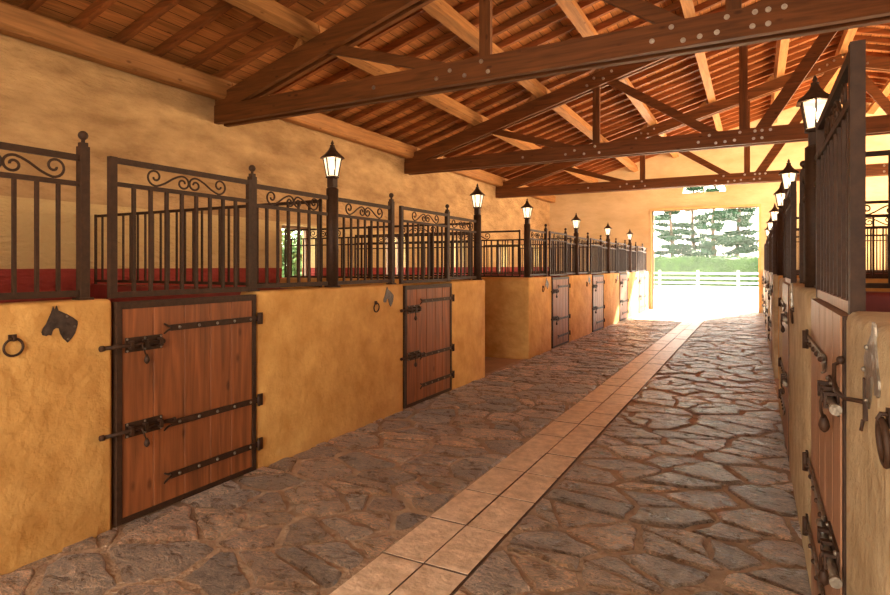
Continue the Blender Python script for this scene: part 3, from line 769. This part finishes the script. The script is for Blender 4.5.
# hedge
bm = bmesh.new(); bmesh.ops.create_cube(bm, size=1)
for v in bm.verts: v.co = Vector((v.co.x*46, v.co.y*1.8, v.co.z*2.15+1.05))
bmesh.ops.subdivide_edges(bm, edges=[e for e in bm.edges if abs((e.verts[0].co-e.verts[1].co).x) > 10], cuts=180)
bmesh.ops.subdivide_edges(bm, edges=[e for e in bm.edges if abs((e.verts[0].co-e.verts[1].co).x) < .01], cuts=7, use_grid_fill=True)
for v in bm.verts:
    q = v.co; k = noise.noise(Vector((q.x*1.7,q.y*2,q.z*2)))*.12 + noise.noise(Vector((q.x*.35,q.y,q.z*.3)))*.10
    if q.z > .2: v.co += Vector((0, -1 if q.y < 0 else 1, 1 if q.z > 1.9 else 0))*k
me = bpy.data.meshes.new('foliage'); bm.to_mesh(me); bm.free(); me.materials.append(HEDGE)
hd = bpy.data.objects.new('hedge', me); C.objects.link(hd); hd.location = (-3,50.2,0); tag(hd, 'long clipped green hedge behind the white rail fence', 'hedge')
rnd = random.Random(9); mb = MB()
for k in range(9000):
    x = rnd.uniform(-16,12); 
    if rnd.random() < .75: p = Vector((x, -.92+rnd.uniform(-.12,.05), rnd.uniform(.05,2.15)))
    else: p = Vector((x, rnd.uniform(-.9,.9), 2.14+rnd.uniform(-.05,.14)))
    a = Vector((rnd.uniform(-1,1),rnd.uniform(-1,1),rnd.uniform(-1,1))).normalized()*.075; b = a.cross(Vector((rnd.uniform(-1,1),rnd.uniform(-1,1),rnd.uniform(-1,1)))).normalized()*.05
    mb.add([p-a,p-b,p+a,p+b],[(0,1,2,3)])
mb.build('leaves', HEDGE, hd)
# conifers
def conifer(seed, H):
    rnd = random.Random(seed); t = MB(); f = MB()
    t.tube([(math.sin(z*.7+seed)*.12, math.cos(z*.5)*.08, z) for z in [H*k/9 for k in range(10)]], [.20*(1-k/10.5)+.02 for k in range(10)], 8)
    z = 2.0
    while z < H:
        R = (1.0-(z/H)**1.6)*1.6+.35
        for k in range(rnd.randint(4,6)):
            a = rnd.uniform(0,2*PI); L = R*rnd.uniform(.5,1.1); dz = rnd.uniform(-.15,.25)*L; p0 = Vector((0,0,z)); p1 = Vector((math.cos(a)*L, math.sin(a)*L, z+dz))
            t.tube([p0, p0.lerp(p1,.5)+Vector((0,0,.08)), p1], [.04,.025,.008], 5)
            for j in range(int(190*L)):
                u = rnd.uniform(.25,1.05); c = p0.lerp(p1,u) + Vector((rnd.gauss(0,.22),rnd.gauss(0,.22),rnd.gauss(0,.10)))
                d = Vector((rnd.uniform(-1,1),rnd.uniform(-1,1),rnd.uniform(-.4,.6))).normalized()*rnd.uniform(.09,.16)
                e = d.cross(Vector((rnd.uniform(-1,1),rnd.uniform(-1,1),1))).normalized()*.06
                f.add([c-d,c-e,c+d,c+e],[(0,1,2,3)])
        z += rnd.uniform(.45,.8)
    return t, f
for k, (x, y, H, lab) in enumerate(((-6.45,54.0,10.5,'tall conifer behind the hedge, leftmost in the doorway'),(-4.85,56.6,9.8,'sparse conifer behind the hedge, second from the left'),(-3.0,53.6,9.8,'leafy conifer behind the hedge, third from the left'),(-1.25,56.8,10.8,'broad conifer behind the hedge, rightmost in the doorway'))):
    o = thing('conifer_tree', (x,y,0), lab, 'tree', 'conifers beyond the hedge'); t, f = conifer(31+k, H); t.build('trunk', BARK, o); f.build('foliage', LEAF, o)
# shrubs outside the left windows
for k, (x, y) in enumerate(((-11.5,12.5),(-12.0,17.5),(-12.3,22.5),(-11.5,27.5))):
    o = thing('garden_shrub', (x,y,-.02), 'green shrub outside the left wall windows, %s from the camera' % ORDN[k], 'shrub', 'shrubs outside the left windows')
    t = MB(); f = MB(); rnd = random.Random(k+70)
    for j in range(7): t.tube([(0,0,0),(rnd.uniform(-.3,.3),rnd.uniform(-.3,.3),1),(rnd.uniform(-.8,.8),rnd.uniform(-.8,.8),2.2)],[.05,.03,.01],5)
    for j in range(2500):
        c = Vector((rnd.gauss(0,.55),rnd.gauss(0,.55),1.6+rnd.gauss(0,.6)))
        if c.z < .1: continue
        d = Vector((rnd.uniform(-1,1),rnd.uniform(-1,1),rnd.uniform(-1,1))).normalized()*.11; e = d.cross(Vector((.3,rnd.uniform(-1,1),1))).normalized()*.06
        f.add([c-d,c-e,c+d,c+e],[(0,1,2,3)])
    t.build('stem', BARK, o); f.build('foliage', SHRUB, o)

# ------------------------------------------------------------------ scatter volume added to imitate lens bloom at the far doorway
hm = bpy.data.materials.new('bloom_volume'); hm.use_nodes = True; n, l = N(hm); n.clear()
ho = n.new('ShaderNodeOutputMaterial'); hv = n.new('ShaderNodeVolumeScatter'); hv.inputs['Density'].default_value = .0042; hv.inputs['Color'].default_value = (1,.97,.93,1); hv.inputs['Anisotropy'].default_value = .35
l.new(hv.outputs[0], ho.inputs['Volume'])
mb = MB(); mb.box((-6.5,13,.04),(3.6,23.5,3.35)); hz = struct(mb, 'bloom_volume', hm)
# ------------------------------------------------------------------ light
w = bpy.data.worlds.new('World'); bpy.context.scene.world = w; w.use_nodes = True
wn, wl = w.node_tree.nodes, w.node_tree.links
bg = wn['Background']; bg.inputs['Strength'].default_value = 9; bg.inputs['Color'].default_value = (1.0,.92,.80,1)
def light(kind, name, loc, energy, col, rot=None, **kw):
    d = bpy.data.lights.new(name, kind); d.energy = energy; d.color = col
    for k, v in kw.items(): setattr(d, k, v)
    o = bpy.data.objects.new(name, d); C.objects.link(o); o.location = loc
    if rot is not None: o.rotation_euler = rot
    return o
def aim(o, tgt):
    o.rotation_euler = (Vector(tgt)-o.location).to_track_quat('-Z','Y').to_euler()
sun = light('SUN', 'sun', (8,40,20), 75, (1,.90,.72), angle=math.radians(3))
sun.rotation_euler = Vector((-.34,-1,-.73)).to_track_quat('-Z','Y').to_euler()
for o in [q for q in C.objects if q.name.startswith('lantern_post')]:
    light('POINT', 'lantern_light', (o.location.x, o.location.y, o.location.z+1.07), 12, (1,.62,.28), shadow_soft_size=.03)
a = light('AREA', 'near_fill', (-1.3,-1.4,2.2), 14, (1,.76,.50), shape='RECTANGLE', size=6, size_y=2.6); aim(a, (-2.5,7,1.2))  # added soft fill lamp behind the camera, not a real source
for x, y, e in ((6.8,4.5,20),(6.8,11,1100),(6.8,17.5,2600)):
    a = light('AREA', 'loft_fill', (x,y,2.2), e, (1,.72,.42), shape='RECTANGLE', size=3.0, size_y=5.0); aim(a, (x-5,y-1,5.2))  # added out-of-view fill lamps that brighten the roof and far end
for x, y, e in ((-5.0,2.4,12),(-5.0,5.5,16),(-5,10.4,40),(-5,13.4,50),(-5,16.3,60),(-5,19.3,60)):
    light('POINT', 'stall_fill', (x,y,1.0), e*.7, (1,.68,.34), shadow_soft_size=.25)  # added fill lamps without fixtures, brightening the stall interiors

# ------------------------------------------------------------------ camera
cam = bpy.data.cameras.new('camera'); co = bpy.data.objects.new('camera', cam); C.objects.link(co)
cam.sensor_width = 36; cam.lens = 583/890*36; cam.shift_y = -31.5/890; cam.clip_start = .02; cam.clip_end = 500
co.location = (0,0,1.5); co.rotation_euler = (PI/2,0,math.radians(28))
sc = bpy.context.scene; sc.camera = co
sc.view_settings.view_transform = 'Standard'; sc.view_settings.exposure = .08
sc.cycles.max_bounces = 8; sc.cycles.diffuse_bounces = 4; sc.cycles.use_denoising = True; sc.cycles.sample_clamp_indirect = 6
